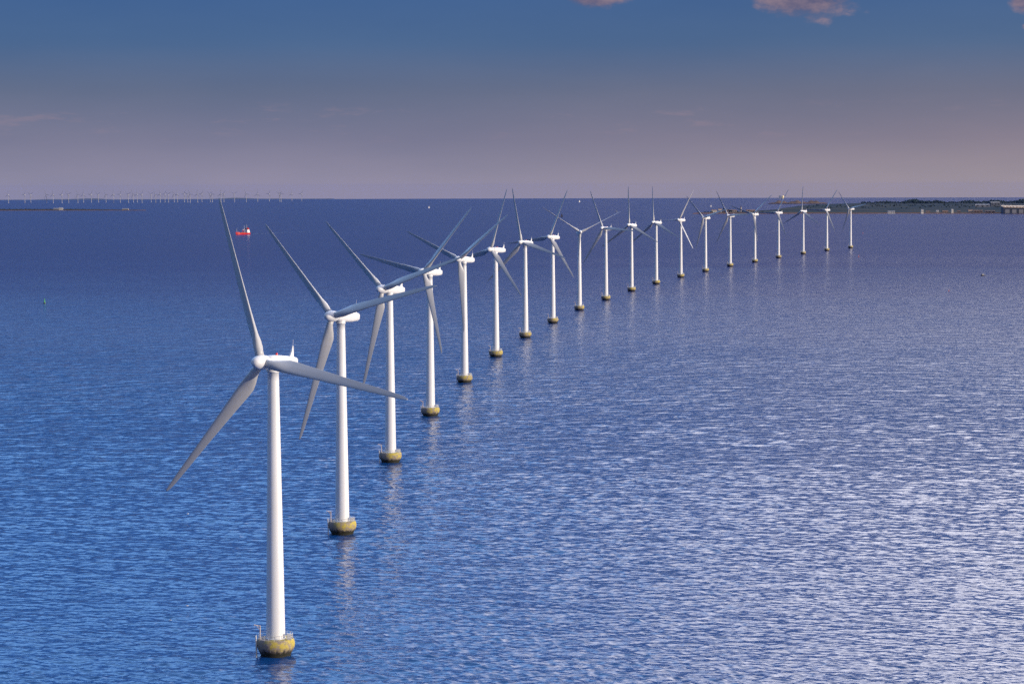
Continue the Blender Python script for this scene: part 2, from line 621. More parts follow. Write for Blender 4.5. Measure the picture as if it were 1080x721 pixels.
def blade_mesh(pitch):
    b = MB()
    st = [(0.9, 0, 1.9, 1.0, 14), (2.4, 0, 1.9, 1.0, 14), (3.4, .35, 2.2, .80, 20), (4.8, .75, 2.75, .52, 19), (6.4, 1, 3.15, .36, 17),
          (8.0, 1, 3.10, .31, 14), (11, 1, 2.80, .27, 10.5), (15, 1, 2.42, .24, 7), (20, 1, 2.02, .21, 4), (26, 1, 1.62, .18, 1.4),
          (31, 1, 1.30, .17, .5), (34.5, 1, 1.05, .16, 0), (36.6, 1, .78, .15, 0), (37.6, 1, .42, .14, 0), (38.0, 1, .12, .14, 0)]
    rings = []
    for r, mix, c, tr, tw in st:
        c *= 1.0 + 0.02 * mix
        af = airfoil(c, c * tr)
        n = len(af)
        ring = []
        a = R(tw + pitch)
        for i, (x, y) in enumerate(af):
            ang = 2 * math.pi * i / n
            px, py = c / 2 * math.cos(ang), c / 2 * math.sin(ang)
            X_, Y_ = px * (1 - mix) + x * mix, py * (1 - mix) + y * mix
            # turn the leading edge into the wind (-Y)
            ring.append((X_ * math.cos(a) + Y_ * math.sin(a), -X_ * math.sin(a) + Y_ * math.cos(a), r))
        rings.append(ring)
    b.loft(rings)
    return b


def rr_ring(y, w_, h, zc, k=0.75, n=24, p=3.2):
    """rounded-rectangle ring in the XZ plane at y"""
    out = []
    for i in range(n):
        a = 2 * math.pi * i / n
        c, s = math.cos(a), math.sin(a)
        out.append((w_ / 2 * math.copysign(abs(c) ** (2 / p), c), y, zc + h / 2 * math.copysign(abs(s) ** (2 / p), s)))
    return out


def make_turbine():
    root = empty('wind_turbine', (0, 0, 0))
    # concrete bowl that flares out of the water
    f = MB()
    f.lathe([(3.0, -6), (3.15, -1.0), (3.25, 0.0), (3.45, 0.5), (3.85, 1.2), (4.12, 1.9), (4.2, 2.5), (4.12, 3.1), (3.95, 3.55), (3.85, 3.68)], 48)
    fo = f.build('foundation', M['foundation'], root)
    rl = MB()
    for i in range(20):
        a = 2 * math.pi * i / 20
        x, y = 3.72 * math.cos(a), 3.72 * math.sin(a)
        rl.bar((x, y, 3.6), (x, y, 4.75), 0.035, 6)
    for z in (4.2, 4.75):
        rl.ringtube(3.72, z, 0.03)
    rl.build('railing', M['steel'], fo)
    cr = MB()
    cr.lathe([(0.26, 0), (0.26, .15), (0.15, .2), (0.13, 2.7), (0.10, 3.0)], 12, Matrix.Translation((-3.3, -0.9, 3.66)))
    cr.bar((-3.3, -0.9, 6.5), (-4.6, -1.3, 6.9), 0.09)
    cr.bar((-3.3, -0.9, 5.6), (-4.1, -1.15, 6.7), 0.05)
    cr.bar((-4.55, -1.28, 6.88), (-4.55, -1.28, 6.2), 0.03)
    cr.build('service_crane', M['crane'], fo)
    ld = MB()
    for s in (-0.45, 0.45):
        ld.bar((-4.0, -1.6 + s, -2), (-4.15, -1.6 + s, 4.6), 0.12)
    for k in range(14):
        z = 0.2 + k * 0.32
        ld.bar((-4.04, -2.05, z), (-4.04, -1.15, z), 0.03, 6)
    ld.build('boat_ladder', M['steel'], fo)
    bx = MB()
    bx.box((3.0, -1.2, 4.25), (0.9, 0.7, 1.15))
    bx.box((3.0, -1.2, 4.86), (1.0, 0.8, 0.07))
    bx.build('switch_cabinet', M['steel'], fo)
    # tapered tubular steel tower with flanges and a door
    t = MB()
    zs = [3.64, 4.0, 22.0, 42.0, 62.3]
    rad = lambda z: 2.1 + (1.22 - 2.1) * (z - 3.6) / 58.7
    prof = [(rad(3.64) + .12, 3.64), (rad(3.64) + .12, 3.8), (rad(3.8), 3.82)]
    prof += [(rad(z), z) for z in (4.0, 10.0, 20.0, 32.0, 44.0, 54.0, 60.0)]
    prof += [(rad(62.0), 62.0), (1.42, 62.02), (1.42, 62.3)]
    t.lathe(prof, 48)
    to = t.build('tower', M['tower'], root)
    d = MB()
    d.box((0, 2.02, 5.2), (0.95, 0.16, 2.1))
    d.build('door', M['steel'], to)
    # nacelle: local -Y is upwind; bed is tilted with the rotor
    n = MB()
    rings = [rr_ring(-2.6, 2.0, 2.2, 0.05), rr_ring(-2.5, 2.6, 2.7, 0.05), rr_ring(-1.0, 2.95, 3.1, 0.1), rr_ring(1.5, 3.1, 3.25, 0.12),
             rr_ring(4.5, 3.05, 3.05, 0.15), rr_ring(7.0, 2.75, 2.5, 0.28), rr_ring(7.7, 2.5, 2.2, 0.32), rr_ring(7.95, 2.0, 1.7, 0.35)]
    n.loft(rings)
    n.lathe([(1.45, -2.0), (1.45, -1.0)], 32, Matrix.Translation((0, 0, 0)))
    no = n.build('nacelle', M['nacelle'], root, (0, 0, HUB_Z))
    tm = MB()
    tm.loft([[(-.22, 6.0, 1.45), (.22, 6.0, 1.45), (.22, 7.5, 1.3), (-.22, 7.5, 1.3)], [(-.14, 6.75, 2.7), (.14, 6.75, 2.7), (.14, 7.5, 2.7), (-.14, 7.5, 2.7)],
             [(-.06, 7.1, 3.9), (.06, 7.1, 3.9), (.06, 7.4, 3.9), (-.06, 7.4, 3.9)]], smooth=False)
    tm.bar((0, 7.25, 3.9), (0, 7.3, 5.3), 0.035, 6)
    tm.bar((-.5, 7.25, 3.6), (.5, 7.25, 3.6), 0.03, 6)
    tm.build('tail_fin', M['nacelle'], no)
    wl = MB()
    wl.lathe([(0.28, 1.65), (0.28, 1.95), (0.22, 2.15), (0.08, 2.25)], 12, Matrix.Translation((0, 1.2, 0)))
    wl.build('warning_light', M['red_lamp'], no)
    # hub with its blunt spinner, axis along local Y
    h = MB()
    X90 = Matrix.Rotation(R(90), 4, 'X')
    h.lathe([(1.35, -1.75), (1.58, -1.2), (1.66, 0.0), (1.55, 1.0), (1.25, 2.0), (0.9, 2.7), (0.55, 3.0), (0.2, 3.08)], 32, X90)
    h.build('hub', M['nacelle'], root)
    for k in range(3):
        blade_mesh(BLADE_PITCH).build('blade', M['blade'], root)
    return root


FEATHERED = blade_mesh(80)
feather_me = None
proto = make_turbine()


def pose(root, yaw, phi, pitch=0):
    """yaw: rotor faces (-sin yaw, -cos yaw); phi: clockwise angle of the first blade seen from the front"""
    global feather_me
    A = Matrix.Rotation(-R(yaw), 4, 'Z')
    tilt = Matrix.Rotation(-TILT, 4, 'X')
    k = 0
    for c in children(root):
        nm = c.name.split('.')[0]
        if nm == 'nacelle':
            c.matrix_basis = Matrix.Translation((0, 0, HUB_Z)) @ A @ tilt
        elif nm in ('hub', 'blade'):
            H = Matrix.Translation((0, 0, HUB_Z)) @ A @ tilt @ Matrix.Translation((0, -OVERHANG, 0))
            if nm == 'blade':
                H = H @ Matrix.Rotation(R(phi + 120 * k), 4, 'Y')
                k += 1
                if pitch:
                    if feather_me is None:
                        tmp = FEATHERED.build('blade', M['blade'])
                        feather_me = tmp.data
                        bpy.data.objects.remove(tmp)
                    c.data = feather_me
            c.matrix_basis = H


GROUP = 'wind turbines of the curved offshore row'
# x, y, yaw of the rotor, angle of the first blade, feathered blades, label
ROW = [
    (-51.9, 511.6, 29.4, -20.2, 0, 'nearest and largest white wind turbine, yellow-stained concrete base at the bottom of the picture'),
    (-50.3, 693.0, 33.1, -44.7, 0, 'second nearest white wind turbine, standing just behind the largest one'),
    (-45.3, 873.6, 35.4, -49.0, 0, 'third nearest white wind turbine, its upper blade leaning left over the sea'),
    (-36.6, 1052.0, 36.2, -78.9, 0, 'fourth nearest wind turbine, one blade nearly level to the left'),
    (-24.9, 1231.1, 35.5, -67.9, 0, 'fifth nearest wind turbine, one blade pointing down along its tower'),
    (-9.7, 1416.9, 41.7, 15.9, 0, 'sixth nearest wind turbine, upper blade leaning right and crossing the horizon'),
    (9.0, 1594.9, 36.4, -14.8, 0, 'seventh nearest wind turbine, upper blade leaning slightly left across the horizon'),
    (30.6, 1766.6, 35.0, 22.1, 0, 'eighth nearest wind turbine, dark upper blade leaning right, just left of the Y-shaped bright rotor'),
    (55.7, 1949.2, -8.5, -56.3, 80, 'wind turbine with a bright Y-shaped rotor facing the camera and one blade straight down'),
    (84.5, 2122.8, 42.2, -26.8, 0, 'tenth nearest wind turbine, just right of the one with the Y-shaped bright rotor'),
    (116.6, 2300.7, 37.0, -4.5, 0, 'eleventh nearest wind turbine, left one of two neighbours with a blade straight up'),
    (150.8, 2467.3, 44.0, -6.5, 0, 'twelfth nearest wind turbine, right one of two neighbours with a blade straight up'),
    (189.3, 2646.0, 36.0, 27.5, 80, 'thirteenth nearest wind turbine, with pale sunlit blades up and down to the right'),
    (231.3, 2820.8, 43.0, -46.5, 0, 'fourteenth nearest wind turbine, upper blade leaning left behind the pale sunlit blade'),
    (277.5, 3002.5, 43.0, -34.0, 0, 'fifteenth nearest wind turbine, upper blade leaning left above the tip of the low headland'),
    (326.0, 3169.2, 38.0, 47.0, 0, 'sixteenth nearest wind turbine, two upper blades spread in a wide V'),
    (378.8, 3355.6, 45.4, 29.7, 0, 'seventeenth nearest wind turbine, upper blade leaning right beside the pale dome on the horizon'),
    (436.6, 3540.4, 43.2, 0.1, 0, 'third farthest wind turbine of the row, one blade straight up'),
    (495.9, 3719.4, 38.4, 31.0, 0, 'second farthest wind turbine of the row, upper blade leaning right'),
    (557.3, 3887.5, 50.0, -42.0, 0, 'farthest and rightmost wind turbine of the near row, upper blade leaning left'),
]
roots = [proto] + [copy_tree(proto) for _ in ROW[1:]]
for o, (x, y, yaw, phi, pit, lab) in zip(roots, ROW):
    o.location = (x, y, drop(x, y))
    tag(o, lab, 'wind turbine', GROUP)
    pose(o, yaw, phi, pit)

# ------------------------------------------------------------------ the far wind farm on the horizon
M['far_paint'] = material('far_turbine_paint', (0.34, 0.34, 0.35), 0.5, 0.1, 0.2)


def far_turbine_mesh(phi):
    b = MB()
    b.lathe([(2.2, 0), (2.1, 4), (1.5, 67)], 10)
    b.lathe([(4.2, -4), (4.2, 2.2), (3.0, 4.5)], 12)
    b.box((0, 1.5, 68.5), (3.2, 11, 3.4))
    b.lathe([(1.8, 0), (1.6, 1.6), (.5, 2.6)], 10, Matrix.Translation((0, -4, 68.5)) @ Matrix.Rotation(R(90), 4, 'X'))
    for k in range(3):
        T = Matrix.Translation((0, -5.2, 68.5)) @ Matrix.Rotation(R(phi + 120 * k), 4, 'Y')
        b.loft([[(-1.1, -.5, 1), (1.1, -.5, 1), (1.1, .5, 1), (-1.1, .5, 1)], [(-2.2, -.4, 9), (1.2, -.4, 9), (1.2, .4, 9), (-2.2, .4, 9)],
                [(-.4, -.1, 46), (.3, -.1, 46), (.3, .1, 46), (-.4, .1, 46)]], T, smooth=False)
    return b


FAR = [-0.2126, -0.2057, -0.2032, -0.1965, -0.1937, -0.19, -0.1872, -0.1833, -0.1809, -0.1776, -0.1746, -0.1714, -0.1682, -0.1654, -0.1619,
       -0.1598, -0.1582, -0.1562, -0.1523, -0.1504, -0.1485, -0.1465, -0.145, -0.1426, -0.1412, -0.1383, -0.1369, -0.1358, -0.1327, -0.1309,
       -0.1273, -0.1265, -0.1228, -0.1216, -0.1171, -0.1121, -0.1073, -0.1024, -0.098, -0.0974, -0.0929, -0.0887]
ORD = ['first', 'second', 'third', 'fourth', 'fifth', 'sixth', 'seventh', 'eighth', 'ninth', 'tenth', 'eleventh', 'twelfth', 'thirteenth',
       'fourteenth', 'fifteenth', 'sixteenth', 'seventeenth', 'eighteenth', 'nineteenth', 'twentieth', 'twenty-first']
far_me = [far_turbine_mesh(p) for p in (4, 33, 62, 95)]
far_proto = []
for i, k in enumerate(FAR):
    if i < 4:
        o = far_me[i].build('distant_wind_turbine', M['far_paint'])
        far_proto.append(o)
    else:
        o = far_proto[i % 4].copy()
        col.objects.link(o)
    dist = 19800 + 1300 * random.random() + (2600 if i >= 40 else 0) + (900 if i > 33 else 0)
    o.location = place(k, dist)
    o.rotation_euler = (0, 0, R(-40 + random.uniform(-6, 6)))
    if i <= 20:
        lab = 'tiny pale wind turbine on the horizon, %s from the left in the far wind farm' % ORD[i]
    else:
        lab = 'tiny pale wind turbine on the horizon, %s from the right in the far wind farm' % ORD[len(FAR) - 1 - i]
    tag(o, lab, 'wind turbine', 'distant wind turbines along the horizon')

# ------------------------------------------------------------------ land
def land_material(name, field1, field2, shore, shore_h):
    m = bpy.data.materials.new(name)
    m.use_nodes = True
    t = m.node_tree
    b = t.nodes['Principled BSDF']
    b.inputs['Roughness'].default_value = 0.9
    b.inputs['Specular IOR Level'].default_value = 0.0
    tcn = nd(t, 'ShaderNodeTexCoord')
    n = nd(t, 'ShaderNodeTexNoise')
    n.inputs['Scale'].default_value = 1 / 260.0
    n.inputs['Detail'].default_value = 6
    n.inputs['Roughness'].default_value = 0.65
    t.links.new(vmath(t, 'MULTIPLY', tcn.outputs['Object'], (1, 0.35, 1)), n.inputs['Vector'])
    f = mixcol(t, maprange(t, n.outputs['Fac'], 0.4, 0.6), field1, field2)
    at = nd(t, 'ShaderNodeAttribute', attribute_name='inland')
    d = fmath(t, 'ADD', at.outputs['Fac'], fmath(t, 'MULTIPLY', fmath(t, 'SUBTRACT', n.outputs['Fac'], 0.5), shore_h))
    c = mixcol(t, maprange(t, d, shore_h, shore_h * 0.75, 0, 1, True), f, shore)
    t.links.new(c, b.inputs['Base Color'])
    return m


M['land'] = land_material('coast_meadow', (0.036, 0.052, 0.064), (0.070, 0.072, 0.070), (0.15, 0.085, 0.06), 100.0)  # meadow tinted blue: part of the distance haze is in the colour
M['island'] = land_material('island_meadow', (0.03, 0.035, 0.028), (0.05, 0.045, 0.035), (0.15, 0.09, 0.06), 40.0)
M['bank'] = material('sandy_bank', (0.17, 0.115, 0.085), 0.9, 0.45, 1 / 90.0)
M['wood'] = material('woodland_leaves', (0.018, 0.030, 0.034), 0.85, 0.0, 1 / 45.0, second=(0.034, 0.046, 0.042))  # bluish leaves: distance haze painted into the colour


def strip_land(name, mat, ks, near, deep, rise, kind='structure', rows=14):
    """low land as a sheet: for each bearing tangent a shore distance and an inland depth"""
    vs, inl = [], []
    for i, k in enumerate(ks):
        for j in range(rows):
            s = (j / (rows - 1)) ** 1.7
            d = near[i] + deep[i] * s
            x = k * d
            h = min(rise, 0.05 * deep[i] * s * 2.0) * (0.8 + 0.4 * rng.random()) if 0 < j < rows - 1 else -1.0
            vs.append((x, d, drop(x, d) + h))
            inl.append(deep[i] * s)
    fs = []
    for i in range(len(ks) - 1):
        for j in range(rows - 1):
            a = i * rows + j
            fs.append((a, a + rows, a + rows + 1, a + 1))
    b = MB()
    b.add(vs, fs, True)
    o = b.build(name, mat)
    at = o.data.attributes.new('inland', 'FLOAT', 'POINT')
    at.data.foreach_set('value', inl)
    tag(o, kind=kind)
    return o


ks = np.linspace(0.0765, 0.36, 150)
near = 9010 - (ks - 0.0765) * 1900 + 30 * np.sin(ks * 160) + rng.normal(0, 8, len(ks))
near = np.where(ks > 0.21, near - 60, near)
deep = np.interp(ks, [0.0765, 0.08, 0.10, 0.112, 0.125, 0.15, 0.36], [30, 260, 700, 1800, 5200, 7200, 7600])
land = strip_land('land', M['land'], list(ks), list(near), list(deep), 3.2)

ks2 = np.linspace(-0.36, -0.1545, 90)
near2 = 11300 + rng.normal(0, 12, 90) + np.interp(ks2, [-.36, -.1545], [500, -60])
deep2 = np.interp(ks2, [-0.36, -0.19, -0.165, -0.1545], [900, 700, 320, 30])
island = strip_land('island', M['island'], list(ks2), list(near2), list(deep2), 2.2, rows=8)

# far low coast just showing over the horizon
ks3 = np.linspace(-0.34, -0.075, 120)
b = MB()
vs, fs = [], []
for i, k in enumerate(ks3):
    d = 36500
    hh = 7 + 12 * max(0, math.sin(k * 95) + 0.4 * math.sin(k * 310)) * (1 if k < -0.09 else .3)
    for (dd, h) in ((0, -2), (150, hh * .7), (900, hh), (2200, -2)):
        x = k * (d + dd)
        vs.append((x, d + dd, drop(x, d + dd) + h))
for i in range(len(ks3) - 1):
    for j in range(3):
        a = i * 4 + j
        fs.append((a, a + 4, a + 5, a + 1))
b.add(vs, fs, True)
tag(b.build('far_coast', material('far_shore', (0.10, 0.12, 0.16), 0.9, 0.2, 1 / 900.0)), kind='structure')  # pale blue-grey stands in for haze over the coast


ICO = None


def ico():
    global ICO
    if ICO is None:
        bm = bmesh.new()
        bmesh.ops.create_icosphere(bm, subdivisions=1, radius=1.0)
        ICO = ([v.co.copy() for v in bm.verts], [[v.index for v in f.verts] for f in bm.faces])
        bm.free()
    return ICO


def wood(name, spots):
    """a far wood: many ragged crowns standing on the ground, one mass"""
    iv, fi = ico()
    b = MB()
    for (x, y, h) in spots:
        z0 = drop(x, y) + 2.2
        for q in range(3):
            r = h * random.uniform(0.26, 0.42)
            c = Vector((x + random.uniform(-.4, .4) * h, y + random.uniform(-.3, .3) * h, z0 + h * random.uniform(0.3, 0.72)))
            b.add([c + Vector((p.x * r * random.uniform(.7, 1.3), p.y * r, p.z * r * random.uniform(.7, 1.25))) for p in iv], fi, False)
    o = b.build(name, M['wood'])
    return o


# main wood on the coast: dense belt whose height wanders
spots = []
for k in np.arange(0.148, 0.30, 0.00042):
    env = 13 + 6 * math.sin(k * 210) * math.sin(k * 57 + 1) + 4 * math.sin(k * 530)
    if k < 0.158:
        env *= 0.75
    for _ in range(2):
        d = random.uniform(14200, 15800)
        spots.append((k * d, d, max(9, env * random.uniform(0.8, 1.25))))
tag(wood('woodland', spots), 'dark belt of woodland along the skyline of the right-hand coast', 'woodland', kind='stuff')
spots = []
for k in np.arange(0.125, 0.30, 0.0007):
    if random.random() < 0.75:
        d = random.uniform(10800, 12800)
        spots.append((k * d, d, random.uniform(5, 11)))
tag(wood('hedgerows', spots), 'dark hedges and thickets on the flat land behind the shore', 'hedgerow', kind='stuff')
spots = []
for k in np.arange(0.0815, 0.108, 0.00055):
    if random.random() < 0.6:
        d = random.uniform(9180, 9600)
        spots.append((k * d, d, random.uniform(4, 8) + (6 if 0.0885 < k < 0.0925 else 0)))
tag(wood('thicket', spots), 'dark bushes on the tip of the low headland', 'bushes', kind='stuff')
spots = []
for k in np.arange(-0.30, -0.172, 0.0006):
    d = random.uniform(11450, 11800)
    spots.append((k * d, d, random.uniform(3.5, 6) * min(1, (-0.165 - k) / 0.02)))
tag(wood('island_bushes', spots), 'dark low bushes along the flat island at left', 'bushes', kind='stuff')

# ------------------------------------------------------------------ buildings on the coast
M['plaster'] = material('pale_plaster', (0.36, 0.30, 0.26), 0.8, 0.15, 0.2)
M['white'] = material('white_render', (0.52, 0.49, 0.46), 0.7, 0.12, 0.2)
M['brick'] = material('rosy_brick', (0.22, 0.155, 0.13), 0.85, 0.2, 0.3)
M['roof'] = material('clay_roof', (0.18, 0.11, 0.085), 0.8, 0.25, 0.4)
M['greyroof'] = material('grey_roof', (0.25, 0.25, 0.27), 0.7, 0.2, 0.4)
M['darkglass'] = material('dark_window_glass', (0.03, 0.035, 0.045), 0.15, 0.3, 0.3)
M['hangar_wall'] = material('grey_blue_cladding', (0.05, 0.06, 0.085), 0.6, 0.15, 0.2, (4, 4, 0.2))
M['hangar_roof'] = material('tan_roof_sheet', (0.48, 0.34, 0.22), 0.6, 0.15, 0.1)
M['doorwood'] = material('dark_door', (0.10, 0.08, 0.07), 0.6, 0.2, 1.0)


def house(loc, rz, w_, d, h, rh, wall, roof, label, cat='building', group=None, name='building', nwin=4):
    root = empty(name, loc, rz)
    b = MB()
    b.box((0, 0, h / 2 - 1), (w_, d, h + 2))
    b.add([(-w_ / 2, -d / 2, h), (-w_ / 2, d / 2, h), (-w_ / 2, 0, h + rh)], [(0, 2, 1)])
    b.add([(w_ / 2, -d / 2, h), (w_ / 2, d / 2, h), (w_ / 2, 0, h + rh)], [(0, 1, 2)])
    b.build('wall', wall, root)
    r = MB()
    e = 0.06 * d
    th = 0.35
    for s in (-1, 1):
        y0, z0 = s * (d / 2 + e), h - rh * e / (d / 2)
        r.add([(-w_ / 2 - .4, y0, z0 + .05), (w_ / 2 + .4, y0, z0 + .05), (w_ / 2 + .4, 0, h + rh + .05), (-w_ / 2 - .4, 0, h + rh + .05),
               (-w_ / 2 - .4, y0, z0 + th), (w_ / 2 + .4, y0, z0 + th), (w_ / 2 + .4, 0, h + rh + th), (-w_ / 2 - .4, 0, h + rh + th)],
              [(0, 1, 2, 3), (4, 5, 6, 7), (0, 1, 5, 4), (1, 2, 6, 5), (3, 0, 4, 7)])
    r.build('roof', roof, root)
    for q in range(nwin):
        x = (-0.5 + (q + 0.5) / nwin) * w_
        m = MB()
        m.box((x, -d / 2, h * 0.55), (w_ / nwin * 0.45, 0.2, h * 0.35))
        m.build('window', M['darkglass'], root)
    tag(root, label, cat, group)
    return root


# long hangar at the right edge: shaded side and sunlit end put into the wall colours
hp = place(0.2135, 8790)
hroot = empty('hangar', (hp.x, hp.y, hp.z + 2.2), R(-6))
b = MB()
n = 6
bay = 66.0 / n
b.add([(-52, -40, -2), (52, -40, -2), (52, 60, -2), (-52, 60, -2), (-52, -40, 21), (52, -40, 19), (52, 60, 23), (-52, 60, 25)],
      [(0, 1, 5, 4), (1, 2, 6, 5), (2, 3, 7, 6), (3, 0, 4, 7)])
b.build('wall', M['hangar_wall'], hroot)
b = MB()
b.add([(-53, -41, 21.05), (53, -41, 19.05), (53, 61, 25.5), (-53, 61, 27.5), (-53, -41, 22.2), (53, -41, 20.4), (53, 61, 26.7), (-53, 61, 28.7)],
      [(0, 1, 5, 4), (1, 2, 6, 5), (2, 3, 7, 6), (3, 0, 4, 7), (4, 5, 6, 7)])
for q in range(9):
    x = -48 + q * 12
    b.box((x, 10, 25.2 - 2.0 * (x + 53) / 106), (7, 70, 1.6))
b.build('roof', M['hangar_roof'], hroot)
b = MB()
b.box((53.2, 10, 9.5), (2.0, 96, 22))
b.build('end_wall', M['hangar_roof'], hroot)
for q in range(4):
    b = MB()
    b.box((-38 + q * 25, -40.2, 7), (16, 0.5, 14))
    b.build('door', M['greyroof'], hroot)
tag(hroot, 'large dark hangar with a tan sunlit roof at the right edge of the shore', 'hangar')

# small huts and halls along the shore (bearing tangent, distance, width, depth, height, pale wall, label)
SHORE = [
    (0.1605, 8850, 26, 10, 6, 'white', 'small white building on the shore just right of the farthest turbine'),
    (0.1735, 8870, 9, 8, 11, 'white', 'narrow tall white hut on the shore, leftmost of a group of pale huts'),
    (0.1760, 8930, 16, 10, 5, 'plaster', 'low pale hut beside the leftmost narrow white hut'),
    (0.1800, 8890, 10, 8, 8, 'white', 'small white hut in the middle of the shore below the woodland'),
    (0.1832, 8960, 22, 12, 6, 'brick', 'long low reddish building between two white huts on the shore'),
    (0.1862, 8860, 8, 8, 12, 'white', 'brightest narrow white hut on the shore below the woodland'),
    (0.1890, 8920, 14, 10, 6, 'plaster', 'low pale building right of the brightest narrow white hut'),
    (0.1938, 8900, 18, 12, 9, 'plaster', 'rosy pale house left of the row of long sheds near the hangar'),
    (0.1972, 8950, 34, 14, 7, 'brick', 'long rosy shed on the shore left of the hangar'),
    (0.2020, 8880, 40, 14, 6, 'plaster', 'long pale shed nearest the hangar on its left'),
    (0.1990, 11500, 70, 30, 12, 'greyroof', 'large grey hall behind the shore with hedges around it'),
    (0.2040, 12000, 50, 30, 20, 'hangar_wall', 'blue-grey hall above and left of the hangar'),
]
for (k, d, w_, dd, h, wm, lab) in SHORE:
    p = place(k, d)
    house((p.x, p.y, p.z + 2.3), R(random.uniform(-14, 14)), w_, dd, h, 2.5, M[wm], M['roof'] if wm in ('brick', 'plaster') else M['greyroof'], lab,
          'building', 'buildings on the right-hand shore', 'shore_building', 3)
HEAD = [
    (0.0855, 9300, 22, 12, 8, 'white', 'white building at the left end of the headland behind the turbines'),
    (0.0880, 9330, 14, 12, 12, 'white', 'tallest white house of the cluster on the headland tip'),
    (0.0902, 9300, 24, 12, 7, 'brick', 'low reddish building right of the white cluster on the headland tip'),
    (0.0935, 9380, 30, 14, 7, 'plaster', 'long pale building on the headland left of the slim beacon tower'),
    (0.1010, 9450, 36, 14, 6, 'brick', 'low rosy shed on the headland right of the slim beacon tower'),
]
for (k, d, w_, dd, h, wm, lab) in HEAD:
    p = place(k, d)
    house((p.x, p.y, p.z + 2.0), R(random.uniform(-14, 14)), w_, dd, h, 3, M[wm], M['roof'], lab, 'building', 'buildings on the headland', 'headland_building', 3)
# island buildings at left
for (k, d, w_, h, lab) in ((-0.1905, 11480, 20, 9, 'white farmhouse on the flat island at left, tallest there'),
                           (-0.1925, 11500, 26, 6, 'low pale barn just left of the tallest farmhouse on the island'),
                           (-0.1632, 11330, 30, 5, 'low rosy shed near the right end of the flat island')):
    p = place(k, d)
    house((p.x, p.y, p.z + 1.6), R(random.uniform(-10, 10)), w_, 11, h, 3, M['white'] if h > 5.5 else M['plaster'], M['greyroof'], lab, 'building',
          'buildings on the flat island', 'island_building', 3)

# slim beacon tower on the headland
p = place(0.0969, 9400)
root = empty('beacon_tower', (p.x, p.y, p.z + 2))
MB().lathe([(4.0, -1), (3.6, 3), (2.9, 19)], 20).build('shaft', M['plaster'], root)
MB().lathe([(3.6, 19.02), (3.6, 19.8)], 20).build('gallery', M['white'], root)
MB().lathe([(2.0, 19.82), (2.0, 22.6)], 16).build('lantern', M['darkglass'], root)
MB().lathe([(2.3, 22.62), (1.6, 23.6), (0.3, 24.6)], 16).build('roof', M['roof'], root)
tag(root, 'slim pale beacon tower standing on the low headland', 'tower')

# far sandy bank catching the sun on the skyline of the headland
ksb = np.linspace(0.1085, 0.1335, 60)
b = MB()
vs, fs = [], []
for k in ksb:
    for dd, h in ((0, 0), (60, 7), (160, 13 + 5 * math.sin(k * 900) + 3 * math.sin(k * 2300)), (400, 0)):
        d = 14900 + dd
        vs.append((k * d, d, drop(k * d, d) + 2 + h * min(1, (k - 0.108) / .004, (0.134 - k) / .004)))
for i in range(len(ksb) - 1):
    for j in range(3):
        a = i * 4 + j
        fs.append((a, a + 4, a + 5, a + 1))
b.add(vs, fs, True)
tag(b.build('sandy_bank', M['bank']), kind='structure')

# power station far across the water: a blue-grey block and a sunlit one
p = place(0.1146, 26000)
root = empty('power_station', p)
b = MB()
b.lathe([(18, -5), (18, 30), (14, 40), (6, 45)], 24)
b.build('reactor_dome', material('cream_cladding', (0.85, 0.68, 0.36), 0.6, 0.08, 0.05), root)
b = MB()
b.box((-38, 10, 18), (22, 40, 46))
b.box((-38, 10, 43), (14, 24, 5))
b.build('turbine_hall', material('slate_cladding', (0.20, 0.23, 0.30), 0.7, 0.1, 0.05), root)
root.scale = (0.8, 0.8, 0.8)
tag(root, 'distant power station with a cream block and a dark block on the horizon', 'power station')

# ------------------------------------------------------------------ red ship
M['hull_red'] = material('red_ship_paint', (0.52, 0.016, 0.022), 0.4, 0.2, 0.3, (1, 1, 3))
M['ship_white'] = material('white_ship_paint', (0.8, 0.8, 0.78), 0.4, 0.08, 0.5)
M['ship_deck'] = material('rust_red_deck', (0.30, 0.06, 0.04), 0.6, 0.3, 0.4)
M['mast'] = material('pale_mast_paint', (0.70, 0.68, 0.66), 0.5, 0.1, 0.5)
M['funnel_black'] = material('dark_funnel_paint', (0.04, 0.04, 0.05), 0.5, 0.2, 0.4)
M['foam'] = material('wake_foam', (0.16, 0.21, 0.30), 0.6, 0.6, 0.08, (1, 1, 1))

sp = Vector((-589.0, 5175.0, drop(-589, 5175)))
ship = empty('cargo_ship', sp, R(180 + 58))       # local +X is the bow
LEN, BEAM = 54.0, 12.0


def hull_half(u):
    """half breadth along the hull, u from 0 (stern) to 1 (bow)"""
    return BEAM / 2 * (1 - max(0, (u - 0.72) / 0.28) ** 2.2) * (0.86 + 0.14 * min(1, u / 0.15))


b = MB()
rings = []
for i in range(25):
    u = i / 24
    x = -LEN / 2 + LEN * u
    hb = max(0.12, hull_half(u))
    sheer = 3.6 + (2.8 if u > 0.80 else 0) * min(1, (u - 0.80) / 0.04 if u > .8 else 0) + 1.2 * max(0, u - .5) ** 2 * 4 * .4 + (0.8 if u < 0.25 else 0)
    rake = 3.0 * max(0, (u - 0.8) / 0.2)
    rings.append([(x, -hb * .8, -1.5), (x + rake * .6, -hb, 1.4), (x + rake, -hb * 1.02, sheer), (x + rake, hb * 1.02, sheer), (x + rake * .6, hb, 1.4), (x, hb * .8, -1.5)])
b.loft(rings, smooth=False)
hull = b.build('hull', M['hull_red'], ship)
b = MB()
b.box((2, 0, 4.3), (24, 8.6, 1.6))
b.box((-2.5, 0, 5.4), (9, 7.8, .6))
b.box((7.5, 0, 5.4), (9, 7.8, .6))
b.build('hatch_cover', M['ship_deck'], ship)
b = MB()
